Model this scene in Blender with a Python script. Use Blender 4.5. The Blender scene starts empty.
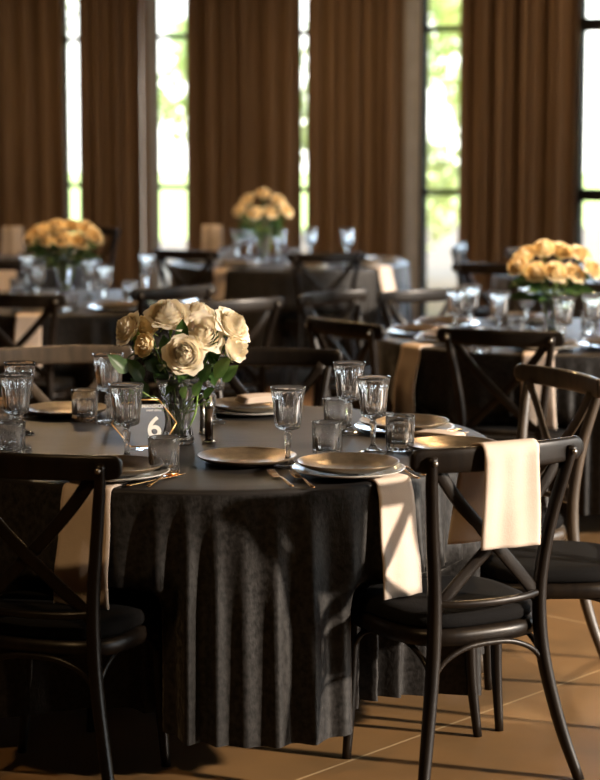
import bpy, bmesh, math, random
from mathutils import Vector, Matrix
PI = math.pi
S = bpy.context.scene
COL = S.collection
random.seed(7)

# ---------------------------------------------------------------- camera
PITCH = math.atan(263/2000)
CAMZ = 1.66
cd = bpy.data.cameras.new('camera'); cam = bpy.data.objects.new('camera', cd); COL.objects.link(cam)
cam.location = (0, 0, CAMZ); cam.rotation_euler = (PI/2 - PITCH, 0, 0)
cd.sensor_fit = 'HORIZONTAL'; cd.sensor_width = 36; cd.lens = 120
cd.clip_end = 200
cd.dof.use_dof = True; cd.dof.focus_distance = 5.35; cd.dof.aperture_fstop = 3.5
S.camera = cam
# ---------------------------------------------------------------- view, world, lights
S.view_settings.view_transform = 'Standard'
S.view_settings.look = 'None'
S.view_settings.exposure = 0.05
S.view_settings.gamma = 1
S.view_settings.use_curve_mapping = False
S.cycles.max_bounces = 10
S.cycles.transmission_bounces = 10
S.cycles.transparent_max_bounces = 12
S.cycles.caustics_reflective = False
S.cycles.caustics_refractive = False
S.cycles.sample_clamp_indirect = 6

W = bpy.data.worlds.new('sky'); S.world = W; W.use_nodes = True
wn = W.node_tree; wn.nodes.clear()
wo = wn.nodes.new('ShaderNodeOutputWorld'); wb = wn.nodes.new('ShaderNodeBackground')
tc = wn.nodes.new('ShaderNodeTexCoord'); sx = wn.nodes.new('ShaderNodeSeparateXYZ')
wr = wn.nodes.new('ShaderNodeValToRGB')
wn.links.new(tc.outputs['Generated'], sx.inputs[0]); wn.links.new(sx.outputs['Z'], wr.inputs[0])
wr.color_ramp.elements[0].position = 0.0; wr.color_ramp.elements[0].color = (1, 1, .92, 1)
wr.color_ramp.elements[1].position = .6; wr.color_ramp.elements[1].color = (.6, .8, 1, 1)
wn.links.new(wr.outputs[0], wb.inputs[0]); wb.inputs[1].default_value = 4.5
wn.links.new(wb.outputs[0], wo.inputs[0])

def look(o, d):
    o.rotation_euler = Vector(d).to_track_quat('-Z', 'Y').to_euler()
def light(name, kind, loc, d, energy, color, **kw):
    l = bpy.data.lights.new(name, kind); o = bpy.data.objects.new(name, l); COL.objects.link(o)
    o.location = loc; look(o, d); l.energy = energy; l.color = color
    for k, v in kw.items(): setattr(l, k, v)
    return o
SUN_FROM = Vector((1, -.33, .34)).normalized()
light('sun', 'SUN', (8, 2, 6), -SUN_FROM, 8.5, (1.0, .84, .68), angle=math.radians(2.2))
# warm ceiling lamps out of frame, some added to brighten napkin, folds, curtains
for i, (x, y, e) in enumerate([(1.3, 8.6, 75), (-1.3, 10.4, 60), (0.0, 14.2, 45), (3.4, 3.9, 35), (-1.2, 3.0, 30), (-2.6, 15.6, 30), (2.2, 13.6, 30)]):
    light('warm_ceiling_light', 'AREA', (x, y, 3.38), (0, 0, -1), e, (1.0, .62, .28), size=.16, shape='DISK')
# daylight through the glazed openings
WO = Vector((-2.39, 18.0, 0)); WU = Vector((.853, -.522, 0)).normalized(); WN = Vector((-WU.y, WU.x, 0))  # WN points outdoors
def wallpt(t, n=0, z=0): return WO + WU*t + WN*n + Vector((0, 0, z))
c = wallpt(2.6, -.02, 1.75)
light('window_daylight', 'AREA', wallpt(1.53, -.32, 1.75), -WN, 60, (.62, .80, 1.0), shape='RECTANGLE', size=.32, size_y=3.2)
light('window_daylight', 'AREA', wallpt(4.15, -.32, 1.75), -WN, 70, (.62, .80, 1.0), shape='RECTANGLE', size=.34, size_y=3.2)
light('window_daylight', 'AREA', wallpt(5.8, -.32, 1.75), -WN, 80, (.62, .80, 1.0), shape='RECTANGLE', size=.6, size_y=3.2)

# ---------------------------------------------------------------- helpers
def site(px, py, z):
    """where the line of sight through a photo point meets the height z"""
    u = (px-300)/2000; v = (390-py)/2000
    d = Vector((u, math.cos(PITCH)+v*math.sin(PITCH), -math.sin(PITCH)+v*math.cos(PITCH)))
    k = (z-CAMZ)/d.z
    return Vector((d.x*k, d.y*k, z))
def deep(px, py, Y):
    u = (px-300)/2000; v = (390-py)/2000
    d = Vector((u, math.cos(PITCH)+v*math.sin(PITCH), -math.sin(PITCH)+v*math.cos(PITCH)))
    k = Y/d.y
    return Vector((d.x*k, Y, CAMZ+d.z*k))

def nd(nt, t, **kw):
    n = nt.nodes.new(t)
    for k, v in kw.items(): setattr(n, k, v)
    return n
def mat(name, col, rough=.5, metal=0, col2=None, scale=8, bump=0, bscale=40, trans=0, ior=1.45, sheen=0, coat=0, stretch=None, transl=0, spec=.5, sss=0):
    m = bpy.data.materials.new(name); m.use_nodes = True; nt = m.node_tree
    b = nt.nodes['Principled BSDF']
    b.inputs['Roughness'].default_value = rough; b.inputs['Metallic'].default_value = metal
    b.inputs['IOR'].default_value = ior; b.inputs['Transmission Weight'].default_value = trans
    b.inputs['Coat Weight'].default_value = coat; b.inputs['Specular IOR Level'].default_value = spec
    if sheen:
        b.inputs['Sheen Weight'].default_value = sheen; b.inputs['Sheen Roughness'].default_value = .35
    if sss:
        b.inputs['Subsurface Weight'].default_value = sss
        b.inputs['Subsurface Radius'].default_value = (.01, .006, .003)
    c1 = (*col, 1)
    co = nd(nt, 'ShaderNodeTexCoord'); mp = nd(nt, 'ShaderNodeMapping')
    nt.links.new(co.outputs['Object'], mp.inputs[0])
    if stretch: mp.inputs['Scale'].default_value = stretch
    no = nd(nt, 'ShaderNodeTexNoise'); no.inputs['Scale'].default_value = scale; no.inputs['Detail'].default_value = 6
    nt.links.new(mp.outputs[0], no.inputs['Vector'])
    rp = nd(nt, 'ShaderNodeValToRGB')
    c2 = (*col2, 1) if col2 else (col[0]*.88, col[1]*.88, col[2]*.88, 1)
    rp.color_ramp.elements[0].position = .35; rp.color_ramp.elements[0].color = c1
    rp.color_ramp.elements[1].position = .65; rp.color_ramp.elements[1].color = c2
    nt.links.new(no.outputs['Fac'], rp.inputs[0]); nt.links.new(rp.outputs[0], b.inputs['Base Color'])
    if bump:
        n2 = nd(nt, 'ShaderNodeTexNoise'); n2.inputs['Scale'].default_value = bscale; n2.inputs['Detail'].default_value = 4
        nt.links.new(mp.outputs[0], n2.inputs['Vector'])
        bp = nd(nt, 'ShaderNodeBump'); bp.inputs['Strength'].default_value = bump; bp.inputs['Distance'].default_value = .01
        nt.links.new(n2.outputs['Fac'], bp.inputs['Height']); nt.links.new(bp.outputs[0], b.inputs['Normal'])
    if transl:
        tr = nd(nt, 'ShaderNodeBsdfTranslucent'); mx = nd(nt, 'ShaderNodeMixShader'); mx.inputs[0].default_value = transl
        nt.links.new(rp.outputs[0], tr.inputs[0]); nt.links.new(b.outputs[0], mx.inputs[1]); nt.links.new(tr.outputs[0], mx.inputs[2])
        nt.links.new(mx.outputs[0], nt.nodes['Material Output'].inputs[0])
    return m

M = {
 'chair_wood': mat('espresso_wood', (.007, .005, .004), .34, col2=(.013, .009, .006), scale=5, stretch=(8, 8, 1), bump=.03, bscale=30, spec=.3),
 'chair_brown': mat('brown_wood', (.05, .038, .028), .32, col2=(.085, .062, .042), scale=6, stretch=(6, 6, 1), bump=.04, bscale=30, coat=.2),  # lighter brown version of the chair wood, for two chairs
 'cushion': mat('black_cushion_fabric', (.006, .0055, .0055), .9, bump=.3, bscale=300, spec=.15),
 'bolt': mat('bolt_metal', (.45, .43, .40), .3, 1),
 'cloth': None,
 'plate': mat('bronze_glaze', (.17, .125, .08), .3, .55, col2=(.11, .085, .055), scale=35, bump=.05, bscale=120),
 'under': mat('pale_glaze', (.55, .53, .48), .2, 0, coat=.3),
 'napkin': mat('cream_linen', (.70, .585, .49), .85, col2=(.66, .55, .46), scale=20, bump=.12, bscale=260, transl=.12),
 'rose': mat('cream_petal', (.97, .90, .75), .6, col2=(.95, .86, .68), scale=25, transl=.25, sss=.1),
 'rose_gold': mat('golden_cream_petal', (.96, .82, .54), .6, col2=(.94, .77, .46), scale=25, transl=.25),
 'leaf': mat('rose_leaf', (.025, .060, .015), .42, col2=(.045, .10, .022), scale=30, transl=.2),
 'leaf_light': mat('young_leaf', (.16, .25, .07), .45, col2=(.10, .19, .05), scale=30, transl=.25),
 'stem': mat('green_stem', (.16, .30, .05), .45, col2=(.24, .36, .08), scale=30),
 'glass': mat('cut_crystal', (1, 1, 1), .0, trans=1, ior=1.5, col2=(1, 1, 1)),
 'water': mat('water', (1, 1, 1), .0, trans=1, ior=1.33, col2=(1, 1, 1)),
 'gold': mat('gold_cutlery', (.83, .50, .22), .22, 1, col2=(.80, .46, .2)),
 'silver': mat('brushed_silver', (.62, .61, .59), .25, 1),
 'mill': mat('dark_mill_body', (.045, .028, .018), .25, .2, coat=.4),
 'acrylic': mat('clear_acrylic', (.9, .9, .9), .02, trans=1, ior=1.1, col2=(.9, .9, .9)),
 'white_print': mat('white_print', (.85, .84, .80), .5),
 'gold_line': mat('gold_line', (.80, .48, .17), .35, .6, col2=(.78, .45, .16)),
 'frame': mat('dark_steel_frame', (.012, .014, .016), .45, .2),
 'curtain': mat('brown_curtain', (.29, .20, .135), .85, col2=(.22, .148, .098), scale=4, stretch=(14, 14, .4), transl=.45, bump=.05, bscale=200),
 'sheer': mat('grey_blue_sheer', (.42, .44, .50), .8, transl=.3),
 'plaster': mat('dark_wall', (.06, .042, .03), .8, bump=.1),
 'ceil': mat('dark_ceiling', (.05, .04, .03), .8),
 'bark': mat('bark', (.12, .08, .05), .9, bump=.5, bscale=20),
 'foliage': mat('sunlit_foliage', (.62, .74, .26), .6, col2=(.90, .92, .55), scale=1.5, transl=.35),  # pale tones put the glare of overexposed daylight into the leaf colour
 'grass': mat('lawn_grass', (.72, .84, .24), .9, col2=(.80, .86, .30), scale=2),
 'table': mat('plywood_table', (.25, .17, .10), .6),
}
# window pane: clear with a faint reflection
def pane_mat(ior=1.3, nm='window_glass'):
    m = bpy.data.materials.new(nm); m.use_nodes = True; nt = m.node_tree; nt.nodes.clear()
    o = nd(nt, 'ShaderNodeOutputMaterial'); t = nd(nt, 'ShaderNodeBsdfTransparent'); g = nd(nt, 'ShaderNodeBsdfGlossy')
    g.inputs['Roughness'].default_value = .02; f = nd(nt, 'ShaderNodeFresnel'); f.inputs[0].default_value = ior
    mx = nd(nt, 'ShaderNodeMixShader'); nt.links.new(f.outputs[0], mx.inputs[0]); nt.links.new(t.outputs[0], mx.inputs[1])
    nt.links.new(g.outputs[0], mx.inputs[2]); nt.links.new(mx.outputs[0], o.inputs[0]); return m
M['pane'] = pane_mat(); M['acrylic'] = pane_mat(1.04, 'clear_acrylic_sheet')
for k_ in ('glass',):  # small white diffuse share mixed in to make the crystal look brighter
    nt = M[k_].node_tree; df = nd(nt, 'ShaderNodeBsdfTranslucent'); df.inputs[0].default_value = (.95, .93, .9, 1)
    d2 = nd(nt, 'ShaderNodeBsdfDiffuse'); ad = nd(nt, 'ShaderNodeMixShader'); mx = nd(nt, 'ShaderNodeMixShader'); mx.inputs[0].default_value = .025
    nt.links.new(df.outputs[0], ad.inputs[1]); nt.links.new(d2.outputs[0], ad.inputs[2])
    nt.links.new(nt.nodes['Principled BSDF'].outputs[0], mx.inputs[1]); nt.links.new(ad.outputs[0], mx.inputs[2]); nt.links.new(mx.outputs[0], nt.nodes['Material Output'].inputs[0])
nt = M['curtain'].node_tree; om = nt.nodes['Material Output']; src = om.inputs[0].links[0].from_socket
tp_ = nd(nt, 'ShaderNodeBsdfTransparent'); tp_.inputs[0].default_value = (.95, .55, .28, 1); mx_ = nd(nt, 'ShaderNodeMixShader'); mx_.inputs[0].default_value = .03
nt.links.new(src, mx_.inputs[1]); nt.links.new(tp_.outputs[0], mx_.inputs[2]); nt.links.new(mx_.outputs[0], om.inputs[0])
def velvet():
    m = mat('charcoal_crushed_velvet', (.008, .0075, .007), .5, col2=(.028, .026, .025), scale=70, sheen=.0, spec=.3)
    nt = m.node_tree; b = nt.nodes['Principled BSDF']
    co = nt.nodes.new('ShaderNodeTexCoord')
    mp = nd(nt, 'ShaderNodeMapping'); mp.inputs['Scale'].default_value = (1, 1, .55); nt.links.new(co.outputs['Object'], mp.inputs[0])
    n = nd(nt, 'ShaderNodeTexNoise'); n.inputs['Scale'].default_value = 90; n.inputs['Detail'].default_value = 5
    n.inputs['Distortion'].default_value = .6
    nt.links.new(mp.outputs[0], n.inputs['Vector'])
    r = nd(nt, 'ShaderNodeValToRGB'); r.color_ramp.elements[0].position = .40; r.color_ramp.elements[1].position = .68
    r.color_ramp.elements[0].color = (.04, .04, .04, 1); r.color_ramp.elements[1].color = (1, 1, 1, 1)
    nt.links.new(n.outputs['Fac'], r.inputs[0]); nt.links.new(r.outputs[0], b.inputs['Sheen Weight'])
    b.inputs['Sheen Roughness'].default_value = .3
    b.inputs['Sheen Tint'].default_value = (1, .95, .88, 1)
    bp = nd(nt, 'ShaderNodeBump'); bp.inputs['Strength'].default_value = .35; bp.inputs['Distance'].default_value = .004
    nt.links.new(n.outputs['Fac'], bp.inputs['Height']); nt.links.new(bp.outputs[0], b.inputs['Normal'])
    return m
M['cloth'] = velvet()
M['cloth_top'] = mat('charcoal_satin_cloth', (.014, .0125, .0125), .5, col2=(.020, .018, .017), scale=6, bump=.25, bscale=5, spec=.25)

def link(o): COL.objects.link(o); return o
def mesh_obj(name, verts, faces, m, parent=None, smooth=True, mats=None, fmat=None):
    me = bpy.data.meshes.new(name); me.from_pydata([tuple(v) for v in verts], [], faces); me.update()
    o = bpy.data.objects.new(name, me); link(o)
    if mats:
        for k in mats: me.materials.append(k)
        me.polygons.foreach_set('material_index', fmat)
    else: me.materials.append(m)
    if smooth: me.polygons.foreach_set('use_smooth', [True]*len(me.polygons))
    if parent: o.parent = parent
    return o
class MB:
    def __init__(s): s.v = []; s.f = []
    def add(s, v, f):
        k = len(s.v); s.v += [Vector(p) for p in v]; s.f += [tuple(i+k for i in q) for q in f]; return s
    def box(s, a, b):
        x0, y0, z0 = a; x1, y1, z1 = b
        v = [(x0,y0,z0),(x1,y0,z0),(x1,y1,z0),(x0,y1,z0),(x0,y0,z1),(x1,y0,z1),(x1,y1,z1),(x0,y1,z1)]
        return s.add(v, [(0,3,2,1),(4,5,6,7),(0,1,5,4),(1,2,6,5),(2,3,7,6),(3,0,4,7)])
    def grid(s, fn, nu, nv, closeu=False):
        v = [fn(i/nu, j/nv) for j in range(nv+1) for i in range(nu + (0 if closeu else 1))]
        w = nu if closeu else nu+1; f = []
        for j in range(nv):
            for i in range(nu):
                a = j*w+i; b = j*w+(i+1) % w
                f.append((a, b, b+w, a+w))
        return s.add(v, f)
    def lathe(s, prof, n=32, mod=None, capends=True):
        v = []; f = []
        for (r, z) in prof:
            for i in range(n):
                a = 2*PI*i/n; rr = r if mod is None else mod(r, z, a)
                v.append((rr*math.cos(a), rr*math.sin(a), z))
        m = len(prof)
        for j in range(m-1):
            for i in range(n):
                f.append((j*n+i, j*n+(i+1) % n, (j+1)*n+(i+1) % n, (j+1)*n+i))
        if capends:
            f.append(tuple(range(n-1, -1, -1))); f.append(tuple((m-1)*n+i for i in range(n)))
        return s.add(v, f)
    def sweep(s, pts, w, h, n=10, up=(0, 0, 1), sub=4, squ=1.0, closed=False):
        """elliptical (squ=1) or boxy (squ<1) section; w across, h along up; w,h lists or numbers"""
        P = catmull(pts, sub, closed) if sub > 1 else [Vector(p) for p in pts]
        N = len(P); up = Vector(up)
        def val(q, t):
            if not isinstance(q, (list, tuple)): return q
            x = t*(len(q)-1); i = min(int(x), len(q)-2); return q[i]+(q[i+1]-q[i])*(x-i)
        v = []; f = []
        for k, p in enumerate(P):
            if closed: d = (P[(k+1) % N]-P[k-1]).normalized()
            else: d = (P[min(k+1, N-1)]-P[max(k-1, 0)]).normalized()
            sx_ = d.cross(up)
            if sx_.length < 1e-4: sx_ = d.cross(Vector((0, 1, 0)))
            sx_.normalize(); uy = sx_.cross(d).normalized()
            t = k/max(N-1, 1); ww = val(w, t)/2; hh = val(h, t)/2
            for i in range(n):
                a = 2*PI*(i+.5)/n; ca = math.cos(a); sa = math.sin(a)
                ca = math.copysign(abs(ca)**squ, ca); sa = math.copysign(abs(sa)**squ, sa)
                v.append(p+sx_*(ww*ca)+uy*(hh*sa))
        for k in range(N if closed else N-1):
            k2 = (k+1) % N
            for i in range(n): f.append((k*n+i, k*n+(i+1) % n, k2*n+(i+1) % n, k2*n+i))
        if not closed:
            f.append(tuple(range(n-1, -1, -1))); f.append(tuple((N-1)*n+i for i in range(n)))
        return s.add(v, f)
    def xf(s, m): s.v = [m @ p for p in s.v]; return s
    def build(s, name, m, parent=None, smooth=True):
        o = mesh_obj(name, s.v, s.f, m, parent, smooth)
        bm = bmesh.new(); bm.from_mesh(o.data); bmesh.ops.recalc_face_normals(bm, faces=bm.faces); bm.to_mesh(o.data); bm.free()
        return o
def catmull(pts, sub, closed=False):
    P = [Vector(p) for p in pts]; n = len(P); out = []
    rng = n if closed else n-1
    for i in range(rng):
        a = P[(i-1) % n] if (closed or i > 0) else P[0]*2-P[1]
        b = P[i]; c_ = P[(i+1) % n]; d = P[(i+2) % n] if (closed or i+2 < n) else P[n-1]*2-P[n-2]
        for k in range(sub):
            t = k/sub
            out.append(.5*((2*b)+(c_-a)*t+(2*a-5*b+4*c_-d)*t*t+(3*b-a-3*c_+d)*t**3))
    if not closed: out.append(P[-1].copy())
    return out
def sharp(o, deg=40):
    bm = bmesh.new(); bm.from_mesh(o.data); lim = math.radians(deg)
    for e in bm.edges:
        if len(e.link_faces) == 2 and e.calc_face_angle(0) > lim: e.smooth = False
    bm.to_mesh(o.data); bm.free(); return o
def bevel(o, w=.002, seg=2):
    md = o.modifiers.new('bevel', 'BEVEL'); md.width = w; md.segments = seg; md.limit_method = 'ANGLE'; return o
def solid(o, t):
    md = o.modifiers.new('solid', 'SOLIDIFY'); md.thickness = t; md.offset = 0; return o
def tag(o, label, cat, group=None, kind=None):
    o['label'] = label
    if cat: o['category'] = cat
    if group: o['group'] = group
    if kind: o['kind'] = kind
    return o
def thing(name, loc=(0, 0, 0), rz=0):
    o = bpy.data.objects.new(name, None); link(o); o.empty_display_size = .05
    o.location = loc; o.rotation_euler = (0, 0, rz); return o
def kids(o): return [c for c in bpy.data.objects if c.parent == o]
def dup(o, loc=None, rz=None, parent=None, recol=None):
    c_ = o.copy(); link(c_)
    if parent is not None: c_.parent = parent
    if loc is not None: c_.location = loc
    if rz is not None: c_.rotation_euler = (0, 0, rz)
    for ch in kids(o): dup(ch, parent=c_)
    return c_
def struct(o, label=None):
    o['kind'] = 'structure'
    if label: o['label'] = label
    return o

# ---------------------------------------------------------------- shell
def floor_mat():
    m = bpy.data.materials.new('brown_floor_slabs'); m.use_nodes = True; nt = m.node_tree; b = nt.nodes['Principled BSDF']
    co = nd(nt, 'ShaderNodeTexCoord'); mp = nd(nt, 'ShaderNodeMapping'); nt.links.new(co.outputs['Object'], mp.inputs[0])
    mp.inputs['Location'].default_value = (1.35, 0, 0)
    br = nd(nt, 'ShaderNodeTexBrick'); nt.links.new(mp.outputs[0], br.inputs[0])
    br.offset = 0; br.inputs['Scale'].default_value = 1; br.inputs['Brick Width'].default_value = 2.4; br.inputs['Row Height'].default_value = 1.2
    br.inputs['Mortar Size'].default_value = .004; br.inputs['Mortar Smooth'].default_value = .1
    br.inputs['Color1'].default_value = (.20, .112, .044, 1); br.inputs['Color2'].default_value = (.175, .098, .038, 1); br.inputs['Mortar'].default_value = (.42, .30, .17, 1)
    no = nd(nt, 'ShaderNodeTexNoise'); no.inputs['Scale'].default_value = 2.5; no.inputs['Detail'].default_value = 8; nt.links.new(co.outputs['Object'], no.inputs[0])
    rp = nd(nt, 'ShaderNodeValToRGB'); rp.color_ramp.elements[0].color = (.72, .72, .70, 1); rp.color_ramp.elements[1].color = (1.2, 1.15, 1.05, 1)
    rp.color_ramp.elements[0].position = .3; rp.color_ramp.elements[1].position = .7
    nt.links.new(no.outputs['Fac'], rp.inputs[0])
    mx = nd(nt, 'ShaderNodeMix'); mx.data_type = 'RGBA'; mx.blend_type = 'MULTIPLY'; mx.inputs[0].default_value = 1
    nt.links.new(br.outputs[0], mx.inputs[6]); nt.links.new(rp.outputs[0], mx.inputs[7]); nt.links.new(mx.outputs[2], b.inputs['Base Color'])
    b.inputs['Roughness'].default_value = .5
    return m
fo = mesh_obj('floor', [(-9, -12, 0), (12, -12, 0), (12, 9, 0), (-9, 9, 0)], [(0, 1, 2, 3)], floor_mat(), smooth=False)
# slab joints run along the line seen on the floor, 48 degrees from the table axis
g0 = site(487, 711, 0)
fo.location = (g0.x, g0.y, 0); fo.rotation_euler = (0, 0, math.atan2(site(600, 670, 0).y-g0.y, site(600, 670, 0).x-g0.x))
me = fo.data
for v, p in zip(me.vertices, [(-12, -15.6, 0), (24, -15.6, 0), (24, 18, 0), (-12, 18, 0)]): v.co = p
struct(fo, 'brown polished concrete slab floor with pale joints')
ceil = MB().box((-5.2, -3, 3.45), (6.2, 21.4, 3.6)).build('ceiling', M['ceil'], smooth=False); struct(ceil)
wl = MB().box((-5.2, -3, 0), (-5, 21.4, 3.45)).build('wall_left', M['plaster'], smooth=False); struct(wl)
wk = MB().box((-5.0, -3.2, 0), (6, -3, 3.45)).build('wall_behind_camera', M['plaster'], smooth=False); struct(wk)
# unseen right wall, its tall openings spaced to aim the low sun
wr_ = MB()
XR = 5.0
for a, b_ in [(-3, 3.10), (7.5, 7.9), (8.9, 11.0), (12.0, 16.5)]: wr_.box((XR, a, 0), (XR+.2, b_, 3.45))
wr_.box((XR, -3, 3.0), (XR+.2, 16.5, 3.449))
wro = wr_.build('wall_right', M['plaster'], smooth=False); struct(wro)

# glazed back wall
def back_box(mb, t0, t1, n0, n1, z0, z1):
    v = [wallpt(t, n, z) for z in (z0, z1) for (t, n) in ((t0, n0), (t1, n0), (t1, n1), (t0, n1))]
    mb.add(v, [(0,3,2,1),(4,5,6,7),(0,1,5,4),(1,2,6,5),(2,3,7,6),(3,0,4,7)])
def tpx(px, n=-.23):
    # distance along the back wall of the line of sight through photo column px
    k = (px-300)/2000/1.01; o = WO+WN*n
    return (k*o.y-o.x)/(WU.x-k*WU.y)
mull = [-3.1]+[tpx(p_, 0) for p_ in (-60, 63, 153, 245, 350, 422, 520, 579, 690)]+[8.2]
for k in range(len(mull)-1):
    t0, t1 = mull[k], mull[k+1]
    fm = MB()
    wdt = .07 if k == 4 else .045
    back_box(fm, t0-.03, t0+.03, -.03, .05, 0, 3.45)
    back_box(fm, t1-.03, t1+.03, -.03, .05, 0, 3.45)
    for z in (2.42, 1.15, .04, 3.41): back_box(fm, t0, t1, -.02, .04, z-.022 if k < 7 else z-.05, z+.022 if k < 7 else z+.05)
    fr = fm.build('window_%d' % (k+1), M['frame'], smooth=False)
    struct(fr, None)
    pm = MB(); back_box(pm, t0, t1, .008, .014, 0, 3.45); pm.build('pane', M['pane'], fr, smooth=False)
wb_ = MB()
back_box(wb_, -5, -3.1, -.05, .15, 0, 3.45); back_box(wb_, 8.2, 9.0, -.05, .15, 0, 3.45)
struct(wb_.build('wall_back', M['plaster'], smooth=False))
# curtain rail
rm = MB(); back_box(rm, -3, 8, -.26, -.2, 3.36, 3.40)
tag(rm.build('curtain_rail', M['frame'], smooth=False), 'long dark curtain rail high above the windows', 'curtain rail')

def curtain(t0, t1, label, m, folds, amp=.075, seed=1, name='curtain', z0=.02, z1=3.38, grp=None, n0=-.23):
    rnd = random.Random(seed); ph = [rnd.uniform(0, 6.28) for _ in range(6)]
    nu = max(24, int(folds*10)); mb = MB()
    wd = t1-t0
    def fn(u, v):
        z = z0+(z1-z0)*v
        gather = 1+.06*(1-v)*math.sin(u*PI*2+ph[0])
        t = t0+wd*u+.02*math.sin(u*folds*PI*2*.5+ph[1])
        x = math.sin(u*folds*2*PI+ph[2]+.8*math.sin(u*5+ph[3]))
        n = n0+amp*gather*math.copysign(abs(x)**.7, x)+.02*math.sin(u*folds*.37*2*PI+ph[4]+v*1.2)
        return wallpt(t, n, z)
    mb.grid(fn, nu, 10)
    o = mb.build(name, m); solid(o, .004)
    tag(o, label, 'curtain', grp); return o
curtain(tpx(-140), tpx(67.5), 'brown floor length curtain at the far left edge of the windows', M['curtain'], 11, seed=1)
curtain(tpx(76), tpx(152), 'brown curtain between the narrow left window slit and the first wide bright window', M['curtain'], 8, seed=2)
curtain(tpx(190), tpx(297), 'brown curtain behind the middle rear rose vase, right of the first wide bright window', M['curtain'], 10, seed=3)
curtain(tpx(306.5), tpx(402), 'brown curtain behind the two glasses of the middle rear table', M['curtain'], 8, seed=4)
curtain(tpx(467), tpx(576), 'brown curtain standing alone behind the right rear chairs', M['curtain'], 9, seed=5)
curtain(tpx(625), tpx(700), 'brown curtain beyond the right edge window', M['curtain'], 9, seed=6)
curtain(tpx(149), tpx(157), 'narrow grey sheer curtain edge beside the first wide bright window', M['sheer'], 1.5, .03, 7, 'sheer_curtain')
curtain(tpx(403), tpx(419), 'grey blue sheer curtain strip beside the dark window post', M['sheer'], 2.5, .03, 8, 'sheer_curtain')

# outdoors
gm = MB(); gm.box((-40, 14, -.3), (40, 80, -.12)); tag(gm.build('lawn', M['grass'], smooth=False), 'sunlit lawn outside behind the windows', 'grass', kind='stuff')
def tree(x, y, h, r, seed, label):
    rnd = random.Random(seed); t = thing('garden_tree', (x, y, -.12)); tag(t, label, 'tree', 'garden trees outside the windows')
    MB().sweep([(0, 0, 0), (.05, 0, h*.3), (-.05, .05, h*.6), (0, 0, h*.85)], [.3, .12], [.3, .12]).build('trunk', M['bark'], t)
    mb = MB()
    blobs = [(rnd.uniform(-.5, .5)*r, rnd.uniform(-.5, .5)*r, h*rnd.uniform(.25, .95), r*rnd.uniform(.4, .65)) for _ in range(9)]
    for k in range(2600):
        bx, by, bz, br = rnd.choice(blobs)
        d = Vector((rnd.gauss(0, 1), rnd.gauss(0, 1), rnd.gauss(0, 1))).normalized()*br*rnd.uniform(.55, 1)
        p = Vector((bx, by, bz))+d
        if p.z < .1: continue
        s_ = rnd.uniform(.06, .12)
        a = Vector((rnd.gauss(0, 1), rnd.gauss(0, 1), rnd.gauss(0, 1))).normalized(); b_ = a.orthogonal().normalized()
        mb.add([p-a*s_, p+b_*s_*.5, p+a*s_, p-b_*s_*.5], [(0, 1, 2, 3)])
    mb.build('foliage', M['foliage'], t)
tree(-3.4, 21.5, 4.2, 1.3, 3, 'leafy tree outside the narrow left window slit')
tree(-.9, 24.5, 5.2, 1.0, 4, 'leafy tree outside the first wide bright window')
tree(1.0, 22.5, 4.4, 1.2, 5, 'leafy tree outside behind the middle curtains')
tree(2.35, 24.6, 4.6, .85, 6, 'leafy tree outside the window with the dark post')
tree(4.7, 21.5, 4.8, 1.3, 8, 'leafy tree outside the far right window')

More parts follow.
